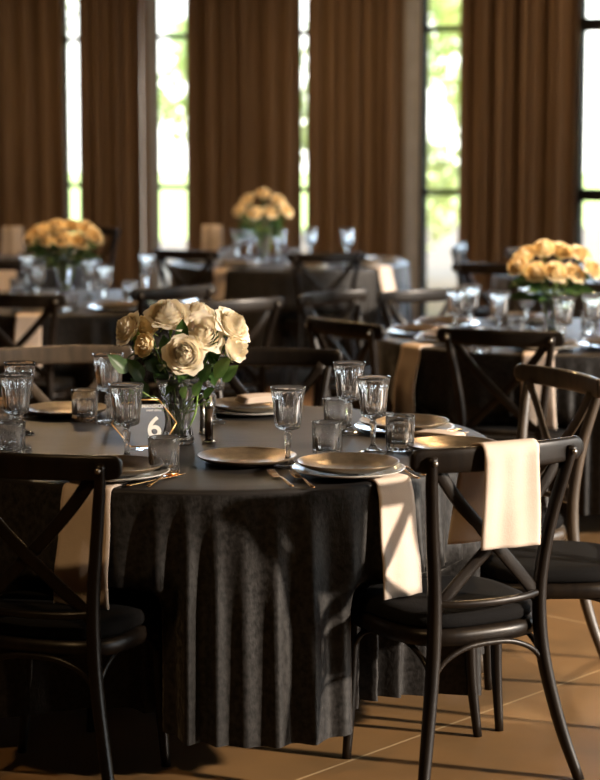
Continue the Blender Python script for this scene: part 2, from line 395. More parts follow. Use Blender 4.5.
# ---------------------------------------------------------------- chair
def make_chair(wood, label):
    t = thing('crossback_chair')
    # seat frame ring
    def seat_out(a, k=1.0):
        ca, sa = math.cos(a), math.sin(a)
        e = .62
        x = math.copysign(abs(ca)**e, ca)*.212; y = math.copysign(abs(sa)**e, sa)*.205
        x *= 1+.10*(y/.20)*.6
        return x*k, y*k
    mb = MB()
    prof = [(.92, .372), (1.0, .375), (1.02, .395), (1.0, .413), (.9, .417), (.45, .415)]
    n = 44; v = []; f = []
    for (k, z) in prof:
        for i in range(n):
            x, y = seat_out(2*PI*i/n, k); v.append((x, y, z))
    for j in range(len(prof)-1):
        for i in range(n): f.append((j*n+i, j*n+(i+1) % n, (j+1)*n+(i+1) % n, (j+1)*n+i))
    f.append(tuple(range(n-1, -1, -1))); f.append(tuple((len(prof)-1)*n+i for i in range(n)))
    mb.add(v, f); mb.build('seat_frame', wood, t)
    mb = MB(); prof = [(.60, .4178), (.97, .4178), (1.0, .426), (1.0, .442), (.96, .454), (.8, .460), (.4, .464), (.02, .465)]
    v = []; f = []
    for (k, z) in prof:
        for i in range(n):
            x, y = seat_out(2*PI*i/n, k*.985); v.append((x, y+.004, z))
    for j in range(len(prof)-1):
        for i in range(n): f.append((j*n+i, j*n+(i+1) % n, (j+1)*n+(i+1) % n, (j+1)*n+i))
    f.append(tuple(range(n-1, -1, -1))); f.append(tuple((len(prof)-1)*n+i for i in range(n)))
    mb.add(v, f); mb.build('cushion', M['cushion'], t)
    # rear legs run up into the back posts
    for s in (-1, 1):
        pts = [(s*.236, -.275, 0), (s*.202, -.240, .13), (s*.172, -.212, .28), (s*.158, -.200, .40), (s*.158, -.200, .53), (s*.176, -.217, .68), (s*.200, -.250, .825), (s*.205, -.262, .868)]
        o = MB().sweep(pts, [.026, .030, .032, .034, .032, .030, .028, .024], [.028, .034, .038, .038, .036, .034, .030, .024], n=12, up=(0, 1, 0), sub=4, squ=.8).build('rear_leg', wood, t)
        b = MB(); b.lathe([(.001, -.004), (.006, -.004), (.0075, 0), (.006, .004), (.001, .0055)], 10)
        b.xf(Matrix.Translation((s*.204, -.2735, .855)) @ Matrix.Rotation(PI/2, 4, 'X')); b.build('bolt', M['bolt'], o)
        # front legs
        MB().sweep([(s*.180, .160, .39), (s*.184, .168, .28), (s*.191, .166, .15), (s*.206, .158, 0)], [.036, .034, .030, .024], [.036, .034, .030, .024], n=12, up=(0, 1, 0), squ=.9).build('front_leg', wood, t)
    # top rail, bowed backwards, curling at the ends
    rp = [(-.250, -.234, .860), (-.20, -.246, .858), (-.12, -.264, .858), (0, -.276, .858), (.12, -.264, .858), (.20, -.246, .858), (.250, -.234, .860)]
    P = [Vector(p) for p in catmull(rp, 4)]
    N = len(P); hs = []
    for k in range(N):
        u = abs(2*k/(N-1)-1); hs.append(.066*(1-max(0, (u-.86)/.14)**2*.45) - .006*u)
    MB().sweep(P, .022, hs, n=14, up=(0, 0, 1), sub=1, squ=.55).build('top_rail', wood, t)
    # crossed slats
    for s in (-1, 1):
        pts = [(s*.180, -.240, .838), (s*.128, -.240, .765), (s*.06, -.232+.006*s, .69), (0, -.224+.007*s, .63), (-s*.06, -.214+.006*s, .57), (-s*.120, -.204, .51), (-s*.150, -.198, .475)]
        MB().sweep(pts, .034, .012, n=10, up=(0, 1, .0), sub=4, squ=.6).build('cross_slat', wood, t)
        # note: the broad side of each slat faces the sitter
    # bowed stay behind the cushion
    MB().sweep([(-.158, -.200, .488), (-.09, -.222, .485), (0, -.230, .484), (.09, -.222, .485), (.158, -.200, .488)], .016, .020, n=10, sub=4).build('back_stay', wood, t)
    # arched braces between the legs
    rl = lambda s: Vector((s*.168, -.209, .298)); fl = lambda s: Vector((s*.184, .166, .298))
    for a, b in ((rl(-1), rl(1)), (fl(-1), fl(1)), (rl(-1), fl(-1)), (rl(1), fl(1))):
        d = b-a; zz = Vector((0, 0, 1))
        pts = [a, a+d*.10+zz*.042, a+d*.24+zz*.066, a+d*.38+zz*.076, a+d*.62+zz*.076, a+d*.76+zz*.066, a+d*.90+zz*.042, b]
        MB().sweep(pts, .015, .015, n=8, sub=3).build('brace', wood, t)
    tag(t, label, 'chair', 'crossback chairs')
    return t
# rail centre x, y, facing, brown wood?, label
chairs = [
 (-.672, 4.715, (.29, .96), 0, 'dark crossback chair at the near left of the front table, back to the camera'),
 (.505, 4.85, (-.465, .885), 0, 'dark crossback chair at the near right with a cream napkin over its top rail'),
 (.985, 5.575, (-1, .02), 0, 'black crossback chair cut by the right edge, only seat and legs in view'),
 (.853, 6.345, (-.9, -.43), 1, 'brown crossback chair with sunlit rail at the right side of the front table'),
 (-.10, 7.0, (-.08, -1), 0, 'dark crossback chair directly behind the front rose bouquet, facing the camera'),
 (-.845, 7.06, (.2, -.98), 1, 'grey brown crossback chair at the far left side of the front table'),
 (.76, 7.62, (.33, .94), 0, 'black crossback chair with its back to the camera at the right rear rose table'),
 (-1.34, 9.28, (.10, 1), 0, 'black crossback chair cut by the left edge, near side of the left rear rose table'),
 (-.60, 9.72, (-.62, .78), 0, 'dark crossback chair whose rail shows just above the front roses, by the left rear table'),
 (-.74, 12.65, (.5, .87), 0, 'dark crossback chair left of the middle rear table, in front of the bright window foot'),
 (.13, 9.45, (.76, -.65), 0, 'dark crossback chair left of the right rear table, farther than the black one there'),
 (.15, 8.0, (.80, .6), 0, 'black crossback chair left of the right rear table, the nearest one on that side'),
 (-.27, 9.02, (-.55, .83), 0, 'dark crossback chair seen just right of and above the front roses'),
 (.56, 9.55, (.53, -.85), 0, 'crossback chair at the far left side of the right rear table, facing the camera'),
 (1.10, 11.4, (.35, .94), 0, 'dark crossback chair standing left of the right rear roses, in front of the lone curtain'),
 (1.56, 12.9, (.2, -.98), 0, 'distant crossback chair whose rail shows above the right rear roses'),
 (1.03, 13.3, (.97, -.2), 0, 'crossback chair in side view against the bright window with the dark post'),
 (.17, 12.35, (-.2, .98), 0, 'dark crossback chair at the near side of the middle rear table, below the two glasses'),
 (-1.75, 11.75, (-.2, .98), 0, 'dark crossback chair at the left edge above the left rear roses, beyond that table'),
 (-1.52, 15.5, (-.75, -.65), 0, 'distant crossback chair just right of the left rear roses, close to the curtains'),
]
proto = {0: make_chair(M['chair_wood'], ''), 1: make_chair(M['chair_brown'], '')}
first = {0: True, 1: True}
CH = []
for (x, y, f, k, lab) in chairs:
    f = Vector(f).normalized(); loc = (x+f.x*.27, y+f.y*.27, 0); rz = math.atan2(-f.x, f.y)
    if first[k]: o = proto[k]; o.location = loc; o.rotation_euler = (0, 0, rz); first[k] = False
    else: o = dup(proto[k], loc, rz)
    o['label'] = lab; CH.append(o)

# ---------------------------------------------------------------- tables and cloths
TZ = .76
RT = .80
def make_table():
    t = thing('round_table')
    tp = MB().lathe([(.01, .735), (RT-.012, .735), (RT-.008, .745), (RT-.012, .7565), (.01, .7565)], 64).build('tabletop', M['table'], t)
    for a in range(4):
        an = PI/4+a*PI/2; r = .45
        MB().sweep([(r*math.cos(an), r*math.sin(an), .735), (r*1.05*math.cos(an), r*1.05*math.sin(an), 0)], .03, .03, sub=1).build('leg', M['frame'], t)
    return t
def cloth_mesh(seed, T, nf=46, hem=.115):
    near = [(c_.matrix_basis.inverted() @ Matrix.Translation(T)) for c_ in CH if (c_.location-T).length < 1.6]
    rnd = random.Random(seed); ph = [rnd.uniform(0, 6.28) for _ in range(8)]
    mb = MB(); NU = 640
    rings = [('t', r) for r in (.02, .2, .4, .6, .72, .78)] + [('e', a) for a in (.25, .5, .75, 1.0)] + [('d', k/16) for k in range(1, 17)]
    v = []; fm = []
    for kind, q in rings:
        for i in range(NU):
            a = 2*PI*i/NU
            warp = a+.10*math.sin(3*a+ph[0])+.05*math.sin(7*a+ph[1])
            w1 = math.sin(nf*warp+ph[2]); ridge = (1-abs(math.sin(nf*.5*warp+ph[2])))*2-1
            fold = .55*ridge+.45*w1
            am = .6+.4*math.sin(5*a+ph[3])*math.sin(11*a+ph[4])
            if kind == 't': r = q; z = TZ+.0006*math.sin(9*a+q*20)
            elif kind == 'e':
                th = q*PI/2; r = RT-.012+.012*math.sin(th); z = TZ-.012*(1-math.cos(th))
            else:
                z = TZ-.012-(TZ-.012-hem)*q
                g = min(1, q*2.2)**.8*(.6+.4*q)
                r = RT+.022*q+.034*g*am*fold+.010*q*math.sin(4*a+ph[5])
                r = max(r, RT-.004) if q < .2 else r
                if q == 1: z += .012*math.sin(6*a+ph[6])
            v.append((r*math.cos(a), r*math.sin(a), z))
    # seats pushed under the table press the hanging cloth inwards
    if near:
        for j in range(len(rings)):
            z = v[j*NU][2]
            if z > .50: continue
            w_ = min(1, (.52-z)/.08); w_ = w_*w_*(3-2*w_)
            push = [0]*NU
            for i in range(NU):
                a = 2*PI*i/NU; R0 = math.hypot(v[j*NU+i][0], v[j*NU+i][1]); r = R0+.02
                for Mi in near:
                    while r > .45:
                        p_ = Mi @ Vector((r*math.cos(a), r*math.sin(a), .3))
                        if abs(p_.x/.215)**3+abs(p_.y/.205)**3 < 1: r -= .006
                        else: break
                push[i] = max(0, R0-r)*w_
            dl = 5; mxp = [max(push[(i+k) % NU] for k in range(-dl, dl+1)) for i in range(NU)]
            pre = [sum(mxp[(i+k) % NU] for k in range(-dl, dl+1))/(2*dl+1) for i in range(NU)]
            for i in range(NU):
                a = 2*PI*i/NU; x_, y_, _z = v[j*NU+i]; v[j*NU+i] = (x_-pre[i]*math.cos(a), y_-pre[i]*math.sin(a), _z)
    f = []
    mi = []
    for j in range(len(rings)-1):
        for i in range(NU):
            f.append((j*NU+i, j*NU+(i+1) % NU, (j+1)*NU+(i+1) % NU, (j+1)*NU+i)); mi.append(0 if rings[j+1][0] != 'd' else 1)
    f.append(tuple(range(NU-1, -1, -1))); mi.append(0)
    o = mesh_obj('tablecloth', v, f, None, mats=[M['cloth_top'], M['cloth']], fmat=mi)
    return o
T1 = Vector((-.243, 5.71, 0)); T2 = Vector((1.13, 8.70, 0)); T3 = Vector((-1.25, 10.4, 0)); T4 = Vector((-.07, 13.4, 0))
T5 = Vector((-2.15, 13.5, 0)); T6 = Vector((2.0, 12.4, 0))
tabs = [(T1, 'front round table set for dinner under the charcoal velvet cloth', 'charcoal crushed velvet cloth falling in folds on the front table'),
        (T2, 'round table under the dark cloth at the right rear', 'dark cloth on the right rear table with the cream roses'),
        (T3, 'round table under the dark cloth at the left rear', 'dark cloth on the left rear table with the golden roses'),
        (T4, 'round table under the dark cloth at the middle rear', 'dark cloth on the middle rear table in front of the curtains'),
        (T5, 'round table under the dark cloth at the far left edge', 'dark cloth on the farthest left table, cut by the picture edge'),
        (T6, 'round table under the dark cloth behind the right rear roses', 'dark cloth on the table hidden behind the right rear roses')]
tb = make_table()
for i, (p, l1, l2) in enumerate(tabs):
    o = tb if i == 0 else dup(tb); o.location = p; tag(o, l1, 'table', 'round tables under dark cloths')
    c2 = cloth_mesh(5+i, p); c2.location = p; tag(c2, l2, 'tablecloth', 'dark tablecloths')

# ---------------------------------------------------------------- glassware
def flute(n, amp, z0, z1):
    def f(r, z, a):
        if z0 < z < z1:
            w = math.sin((z-z0)/(z1-z0)*PI)**.4
            return r*(1-amp*w*abs(math.sin(n*a/2)))
        return r
    return f
def make_goblet():
    H = .213
    t = thing('cut_glass_goblet')
    outer = [(.0005, 0), (.038, 0), (.040, .002), (.036, .005), (.022, .010), (.012, .016), (.0075, .024), (.0062, .034), (.0085, .060), (.0115, .082), (.0105, .087), (.0070, .091), (.0095, .096), (.020, .099), (.0325, .1035), (.0350, .108), (.0362, .118), (.0385, .145), (.041, .170), (.0438, .192), (.0475, .211), (.0472, .213)]
    inner = [(.0462, .213), (.0435, .203), (.0405, .180), (.0378, .155), (.0345, .125), (.032, .114), (.024, .108), (.001, .106)]
    fl = flute(11, .16, .100, .188)
    fl2 = flute(6, .16, .026, .086)
    def mod(r, z, a):
        if r > .012 and z > .1 and z < .19: return fl(r, z, a)
        if z < .09: return fl2(r, z, a)
        return r
    n = 88; P = outer+inner; v = []; f = []; no = len(outer)
    for k, (r, z) in enumerate(P):
        for i in range(n):
            a = 2*PI*i/n; rr = mod(r, z, a) if k < no else r
            v.append((rr*math.cos(a), rr*math.sin(a), z))
    for j in range(len(P)-1):
        for i in range(n): f.append((j*n+i, j*n+(i+1) % n, (j+1)*n+(i+1) % n, (j+1)*n+i))
    f.append(tuple(range(n-1, -1, -1))); f.append(tuple((len(P)-1)*n+i for i in range(n)))
    # one closed glass body, split into foot and stem, and bowl
    cut = 15
    o = mesh_obj('bowl', v, f, M['glass'])
    bm = bmesh.new(); bm.from_mesh(o.data); bmesh.ops.recalc_face_normals(bm, faces=bm.faces); bm.to_mesh(o.data); bm.free()
    o.name = 'cut_glass_goblet'; bpy.data.objects.remove(t)
    return o
def lathe_closed(name, P, n, mod, no, m):
    v = []; f = []
    for k, (r, z) in enumerate(P):
        for i in range(n):
            a = 2*PI*i/n; rr = mod(r, z, a) if (k < no and mod) else r
            v.append((rr*math.cos(a), rr*math.sin(a), z))
    for j in range(len(P)-1):
        for i in range(n): f.append((j*n+i, j*n+(i+1) % n, (j+1)*n+(i+1) % n, (j+1)*n+i))
    f.append(tuple(range(n-1, -1, -1))); f.append(tuple((len(P)-1)*n+i for i in range(n)))
    o = mesh_obj(name, v, f, m)
    bm = bmesh.new(); bm.from_mesh(o.data); bmesh.ops.recalc_face_normals(bm, faces=bm.faces); bm.to_mesh(o.data); bm.free()
    return o
def make_tumbler():
    outer = [(.0005, .0), (.036, 0), (.0385, .002), (.0393, .008), (.0398, .02), (.0402, .045), (.0410, .075), (.0415, .096), (.0408, .098)]
    inner = [(.0398, .096), (.0388, .06), (.0375, .028), (.033, .021), (.001, .019)]
    return lathe_closed('cut_glass_tumbler', outer+inner, 84, flute(14, .10, .003, .06), len(outer), M['glass'])
gob = make_goblet(); tum = make_tumbler()
ZG = TZ+.0015
used = set()
def place(proto_, key, p, label, cat, group, rz=None):
    if key in used: o = dup(proto_)
    else: o = proto_; used.add(key)
    o.location = p; o.rotation_euler = (0, 0, random.uniform(0, .6) if rz is None else rz); tag(o, label, cat, group); return o
g_front = [
 (288, 466, 'crystal goblet between the two near plates of the front table, beside the forks'),
 (349, 434, 'crystal goblet left of the right hand pair on the front table, the farther one'),
 (373, 453, 'crystal goblet right of the pair on the front table, the nearer and right one'),
 (127, 462, 'crystal goblet just left of the table number six'),
 (109, 423, 'crystal goblet left of the roses, behind the one beside the table number'),
 (21, 434, 'far crystal goblet of the two at the left edge of the front table'),
 (17, 449, 'near crystal goblet of the two at the left edge of the front table'),
 (213, 423, 'crystal goblet standing behind the front rose vase'),
]
for (x, y, l) in g_front: place(gob, 'g', site(x, y, ZG), l, 'goblet', 'crystal goblets on the front table')
t_front = [
 (164, 474, 'cut glass tumbler in front of the table number six'),
 (85, 421, 'cut glass tumbler on the left of the front table, between plate and goblet'),
 (327, 457, 'cut glass tumbler behind the near right plate, in the middle of the front table'),
 (400, 450, 'cut glass tumbler in front of the dark plate with the white underplate at right'),
 (337, 431, 'cut glass tumbler behind the farther goblet of the right hand pair'),
 (11, 457, 'cut glass tumbler at the left edge of the front table, nearest there'),
 (2, 431, 'cut glass tumbler cut by the left edge behind the two left goblets'),
]
for (x, y, l) in t_front: place(tum, 't', site(x, y, ZG), l, 'tumbler', 'cut glass tumblers on the front table')
back_gob = [
 ('right rear', 'crystal goblets on the right rear table', [(456, 338, 'farthest left'), (470, 333, 'second from left'), (499, 341, 'above the middle of the black chair'), (527, 329, 'just left of the rose vase'), (563, 349, 'just right of the rose vase'), (592, 345, 'cut by the right edge')]),
 ('left rear', 'crystal goblets on the left rear table', [(28, 292, 'left of the rose vase, farther'), (38, 304, 'left of the rose vase, nearer'), (90, 299, 'right of the rose vase, nearer the vase'), (105, 307, 'right of the rose vase, nearest the edge'), (147, 293, 'at the far right of the cloth')]),
 ('middle rear', 'crystal goblets on the middle rear table', [(238, 262, 'left of the rose vase'), (250, 258, 'just left of the rose vase, farther'), (279, 261, 'just right of the rose vase'), (310, 259, 'left one before the curtain'), (347, 260, 'right one before the curtain')]),
]
for tn, grp, L in back_gob:
    for (x, y, w) in L:
        place(gob, 'g', site(x, y, ZG), 'blurred crystal goblet on the %s table, %s' % (tn, w), 'goblet', grp)
for (x, y, l) in [(516, 338, 'blurred tumbler on the right rear table between two goblets'), (590, 333, 'blurred tumbler at the right edge behind the edge goblet'), (482, 352, 'blurred tumbler on the right rear table behind the black chair rail'),
                  (70, 310, 'blurred tumbler on the left rear table in front of the rose vase'), (130, 300, 'blurred tumbler at the right of the left rear table'), (18, 297, 'blurred tumbler at the left of the left rear table'),
                  (292, 263, 'blurred tumbler on the middle rear table right of its roses'), (225, 262, 'blurred tumbler on the middle rear table at its left')]:
    place(tum, 't', site(x, y, ZG), l, 'tumbler', 'blurred tumblers on the rear tables')

# ---------------------------------------------------------------- plates, napkins, cutlery
def make_plate(name, r, h, m):
    P = [(.001, 0), (r*.55, 0), (r*.60, .001), (r*.80, .006*h), (r*.95, .014*h), (r, .019*h), (r*.995, .0205*h), (r*.97, .0195*h), (r*.80, .0105*h), (r*.62, .0065*h+.001), (r*.58, .0045), (.001, .0042)]
    mb = MB(); mb.lathe(P, 64); return mb.build(name, m)
pl = make_plate('bronze_plate', .134, 1.15, M['plate']); up = make_plate('pale_underplate', .150, .8, M['under'])
p_front = [
 (247, 459, 0, 'bronze plate lying bare on the cloth between the two near chairs'),
 (348, 471, 1, 'bronze plate over the hanging cream napkin at the near right of the front table'),
 (404, 427, 1, 'bronze plate on an underplate at the right side, farther than the tumbler'),
 (452, 447, 0, 'bronze plate seen just over the rail of the near right chair'),
 (112, 474, 1, 'bronze plate behind the near left chair, with the amber lit napkin'),
 (250, 409, 1, 'bronze plate with folded cloth at the far side right of the roses'),
 (66, 411, 0, 'bronze plate at the far left side of the front table'),
]
def strip_napkin(centre, out, w, ltop, ldrop, name='napkin', seed=0, edge=None):
    """folded napkin lying on the cloth, running outwards over the table edge and hanging"""
    rnd = random.Random(seed); mb = MB(); side = Vector((-out.y, out.x, 0))
    pts = []
    r0 = edge-ltop; n1 = 6
    for k in range(n1+1): pts.append((r0+(edge-r0-.012)*k/n1, TZ+.0035))
    for k in range(1, 5):
        th = k/4*PI/2; pts.append((edge-.012+.022*math.sin(th), TZ+.0035-.016*(1-math.cos(th))))
    for k in range(1, 13):
        q = k/12; pts.append((edge+.010+.034*min(1, q*1.5)+.004*math.sin(q*7+seed), TZ-.0125-ldrop*q))
    def fn(u, v):
        x = v*(len(pts)-1); i = min(int(x), len(pts)-2); fr = x-i
        r = pts[i][0]+(pts[i+1][0]-pts[i][0])*fr; z = pts[i][1]+(pts[i+1][1]-pts[i][1])*fr
        hang = max(0, v-.45); ww = w*(1+.28*hang)
        q = (u-.5)
        return centre+out*(r+.006*hang*math.sin(q*9+seed)+.0)+side*(q*ww+.02*hang*math.sin(seed*3.1))+Vector((0, 0, z))
    mb.grid(fn, 12, len(pts)-1)
    o = mb.build(name, M['napkin']); solid(o, .005)
    return o
def polar(T, p): d = p-T; d.z = 0; return d.normalized()
nap1 = strip_napkin(T1, polar(T1, site(383, 478, TZ)), .112, .20, .285, seed=1, edge=RT)
tag(nap1, 'cream linen napkin hanging over the front edge of the front table, brightly lit', 'napkin', 'napkins hanging from tables')
nap2 = strip_napkin(T1, polar(T1, site(86, 488, TZ)), .135, .20, .29, seed=2, edge=RT)
tag(nap2, 'amber lit linen napkin hanging behind the back of the near left chair', 'napkin', 'napkins hanging from tables')
for (x, y, u, l) in p_front:
    p = site(x, y, TZ+.012); z = TZ+.001
    if y in (471, 474): z = TZ+.0072
    if u:
        place(up, 'u', (p.x, p.y, z), {471: 'pale underplate showing round the near right bronze plate of the front table', 427: 'pale underplate at the right side of the front table, behind the tumbler', 474: 'pale underplate behind the near left chair on the front table', 409: 'pale underplate at the far side, right of the front roses'}[y], 'plate', 'pale underplates')
        z += .0096
        place(pl, 'p', (p.x, p.y, z), l, 'plate', 'bronze plates on the front table')
    else: place(pl, 'p', (p.x, p.y, z), l, 'plate', 'bronze plates on the front table')
def folded(name, p, rz, sx_, sy_, label, group):
    mb = MB()
    for k in range(3):
        o_ = k*.006
        mb.grid(lambda u, v: Vector(((u-.5)*sx_*(1-.04*k), (v-.5)*sy_*(1-.05*k), .003+o_+.004*math.sin(u*PI))), 10, 6)
    o = mb.build(name, M['napkin']); solid(o, .0045); o.location = p; o.rotation_euler = (0, 0, rz); tag(o, label, 'napkin', group); return o
pf = site(265, 412, TZ); folded('folded_napkin', (pf.x, pf.y, TZ+.034), .3, .17, .11, 'cream napkin folded on the far plate right of the rose vase', 'folded napkins on plates')
pf = site(437, 434, TZ+.01); folded('folded_napkin', (pf.x, pf.y-.03, TZ+.002), -.5, .15, .08, 'cream napkin folded under the rim of the right side plate', 'folded napkins on plates')
# rear tables: plates and napkins around each rim
for T, nm, L in ((T2, 'right rear', [(-103, 1, 'nearest behind the black chair'), (-146, 1, 'at its near left'), (178, 0, 'at its left'), (140, 0, 'at its far left'), (-75, 1, 'at its near right'), (100, 0, 'at its far side')]),
                 (T3, 'left rear', [(-94, 1, 'at its near side'), (-55, 0, 'at its near right'), (-15, 0, 'at its right'), (-135, 0, 'at its near left'), (30, 0, 'at its far right')]),
                 (T4, 'middle rear', [(-124, 1, 'at its near left'), (175, 0, 'at its left'), (-80, 0, 'at its near side'), (-40, 1, 'at its near right'), (0, 0, 'at its right')]),
                 (T6, 'hidden right', [(-150, 0, 'at its near left'), (-100, 1, 'at its near side')]),
                 (T5, 'far left', [(-40, 0, 'at its near right'), (-70, 1, 'at its near side')])):
    for (a, nk, w) in L:
        an = math.radians(a); d = Vector((math.cos(an), math.sin(an), 0)); p = T+d*.60
        z = TZ+(.0072 if nk else .001)
        place(up, 'u', (p.x, p.y, z), 'blurred pale underplate on the %s table, %s' % (nm, w), 'plate', 'pale underplates')
        place(pl, 'p', (p.x, p.y, z+.0096), 'blurred bronze plate on the %s table, %s' % (nm, w), 'plate', 'bronze plates on rear tables')
        if nk:
            o = strip_napkin(T, d, .125, .20, .28, seed=a, edge=RT)
            tag(o, 'blurred linen napkin hanging from the %s table, %s' % (nm, w), 'napkin', 'napkins hanging from tables')
def upright(p, label):
    mb = MB(); mb.grid(lambda u, v: Vector(((u-.5)*.15*(1-.1*v), .035*(1-v)+.008*math.sin(u*9), v*.20)), 10, 8)
    mb.grid(lambda u, v: Vector(((u-.5)*.15*(1-.1*v), -.035*(1-v)+.008*math.sin(u*9), v*.20)), 10, 8)
    o = mb.build('standing_napkin', M['napkin']); solid(o, .004); o.location = p; tag(o, label, 'napkin', 'napkins standing folded on rear tables')
p = site(15, 258, TZ); upright((p.x, p.y-.1, TZ+.022), 'blurred cream napkin folded upright on the farthest left table')
p = site(212, 257, TZ); upright((p.x, p.y, TZ+.022), 'blurred cream napkin folded upright at the left of the middle rear table')

# napkin draped over the near right chair's rail
cr = CH[1]; Mx = Matrix.Translation(cr.location) @ Matrix.Rotation(cr.rotation_euler.z, 4, 'Z')
def drape(u, v):
    # v 0 back fall bottom (camera side) .. 1 front fall bottom; rail section z .833-.891, thickness .022
    x = -.078+u*.158
    if v < .5:
        q = 1-v/.5; y = -.297-.004*math.sin(q*4+u*5)-.002*math.sin(u*14); z = .895-.26*q
        if q < .12: y = -.272-.025*math.sin(q/.12*PI/2); z = .895-.02*(1-math.cos(q/.12*PI/2))
        x += .010*q*(u-.5)
    else:
        q = (v-.5)/.5; y = -.236+.004*math.sin(u*6+q*3); z = .895-.25*q
        if q < .12: y = -.272+.036*math.sin(q/.12*PI/2); z = .895-.02*(1-math.cos(q/.12*PI/2))
        x -= .045*q+.02*min(1, q*4)
    return Mx @ Vector((x, y, z))
mb = MB(); mb.grid(drape, 16, 60); o = mb.build('napkin', M['napkin']); solid(o, .004)
tag(o, 'cream linen napkin draped over the top rail of the near right chair', 'napkin')

# cutlery
def make_fork(name='gold_fork'):
    t = thing(name)
    MB().sweep([(0, 0, .003), (0, .05, .006), (0, .09, .010), (0, .125, .006)], [.012, .009, .006, .006], [.003, .003, .003, .003], n=8).build('handle', M['gold'], t)
    mb = MB()
    mb.sweep([(0, .122, .006), (0, .135, .004), (0, .150, .004), (0, .158, .005)], [.006, .016, .022, .022], .0022, n=8)
    for k in range(4):
        x = (k-1.5)*.0062
        mb.sweep([(x, .156, .005), (x, .175, .007), (x, .198, .013)], [.004, .0035, .002], [.0022, .002, .0015], n=6)
    mb.build('tines', M['gold'], t); return t
def make_knife():
    t = thing('gold_knife')
    MB().sweep([(0, 0, .004), (0, .05, .004), (0, .115, .004)], [.011, .010, .008], .005, n=8).build('handle', M['gold'], t)
    MB().sweep([(0, .112, .004), (0, .15, .004), (0, .20, .004), (.004, .222, .004)], [.012, .017, .016, .004], .0018, n=8).build('blade', M['gold'], t); return t
def make_spoon():
    t = thing('gold_spoon')
    MB().sweep([(0, 0, .003), (0, .06, .006), (0, .11, .012), (0, .145, .007)], [.011, .008, .005, .006], .003, n=8).build('handle', M['gold'], t)
    mb = MB()
    mb.grid(lambda u, v: Vector((.021*math.sin(u*2*PI)*math.sin(v*PI/2), .175+.032*math.cos(u*2*PI)*math.sin(v*PI/2), .0105-.008*math.cos(v*PI/2))), 20, 6, True)
    o = mb.build('bowl', M['gold'], t); solid(o, .0012); return t
fk, kn, sp = make_fork(), make_knife(), make_spoon()
def cut(proto_, key, a, b, label, cat):
    A = site(*a, TZ+.002); B = site(*b, TZ+.002); d = B-A
    place(proto_, key, (A.x, A.y, TZ+.0012), label, cat, 'gold cutlery', math.atan2(-d.x, d.y))
cut(fk, 'fk', (292, 487), (259, 467), 'gold fork left of the near right plate, the left one of two', 'fork')
cut(fk, 'fk', (313, 488), (284, 469), 'gold fork closest to the near right plate, the right one of two', 'fork')
cut(kn, 'kn', (127, 487), (192, 473), 'gold knife lying in front of the tumbler by the table number', 'knife')
cut(sp, 'sp', (148, 487), (178, 472), 'gold spoon lying right of the near left plate, bowl at the tumbler', 'spoon')
cut(kn, 'kn', (425, 476), (392, 462), 'gold knife between the near right plate and the chair rail', 'knife')
cut(sp, 'sp', (418, 479), (388, 466), 'gold spoon beside the knife right of the near right plate', 'spoon')
cut(fk, 'fk', (468, 433), (424, 438), 'gold fork at the right edge of the front table, behind the bare plate', 'fork')
cut(kn, 'kn', (462, 430), (418, 435), 'gold knife at the right edge of the front table, behind the fork', 'knife')
cut(sp, 'sp', (36, 416), (60, 418), 'gold spoon at the far left of the front table before the plate', 'spoon')

# ---------------------------------------------------------------- roses
def rose_head(seed, R=.045, n=26, openness=1.0):
    rnd = random.Random(seed); mb = MB()
    for i in range(n):
        t = (i+.5)/n; a0 = i*2.39996+rnd.uniform(-.15, .15)
        r = R*(.07+.93*t**.8); h = R*(1.38-.62*t**1.3)*(1+rnd.uniform(-.05, .05))
        wd = (1.35-.72*t)+rnd.uniform(-.1, .1)
        curl = max(0, t-.35)*1.5*openness*(1+rnd.uniform(-.2, .3)); tip = rnd.uniform(-.12, .12)
        jz = rnd.uniform(-.03, .03)*R
        def fn(u, v):
            q = (u-.5)*2
            edge = 1-.24*abs(q)**2.2-.06*math.sin(q*7+seed+i)*(v)
            vv = v*edge
            cup = math.sin(min(1, vv*1.5)*PI/2)
            top = .60+.50*t
            k = max(0, vv-.6)/.4
            rr = r*(.12+.88*cup)*(1+(top-1)*max(0, vv-.45)/.55)
            z = h*vv
            rr += R*.30*curl*k**1.8; z -= R*.28*curl*k**2.4
            rr += R*.035*math.sin(q*5+i)*k
            a = a0+q*wd*(.55+.45*min(1, v*1.6))
            return Vector((rr*math.cos(a), rr*math.sin(a), z+tip*R*q*v*.3+jz))
        mb.grid(fn, 10, 9)
    return mb
def leaf(mb, base, d, L, w, up_=Vector((0, 0, 1)), fold=.25, droop=.3):
    d = d.normalized(); s_ = d.cross(up_).normalized(); nn = s_.cross(d)
    def fn(u, v):
        q = (u-.5)*2; ww = w*math.sin(min(1, v*1.02)*PI)**.75*(1-.25*v)+.0005
        serr = 1+.05*math.sin(v*60)
        return base+d*(L*v)+s_*(q*ww*serr)+nn*(abs(q)*ww*fold-droop*L*v*v)
    mb.grid(fn, 6, 12)
variants = {}
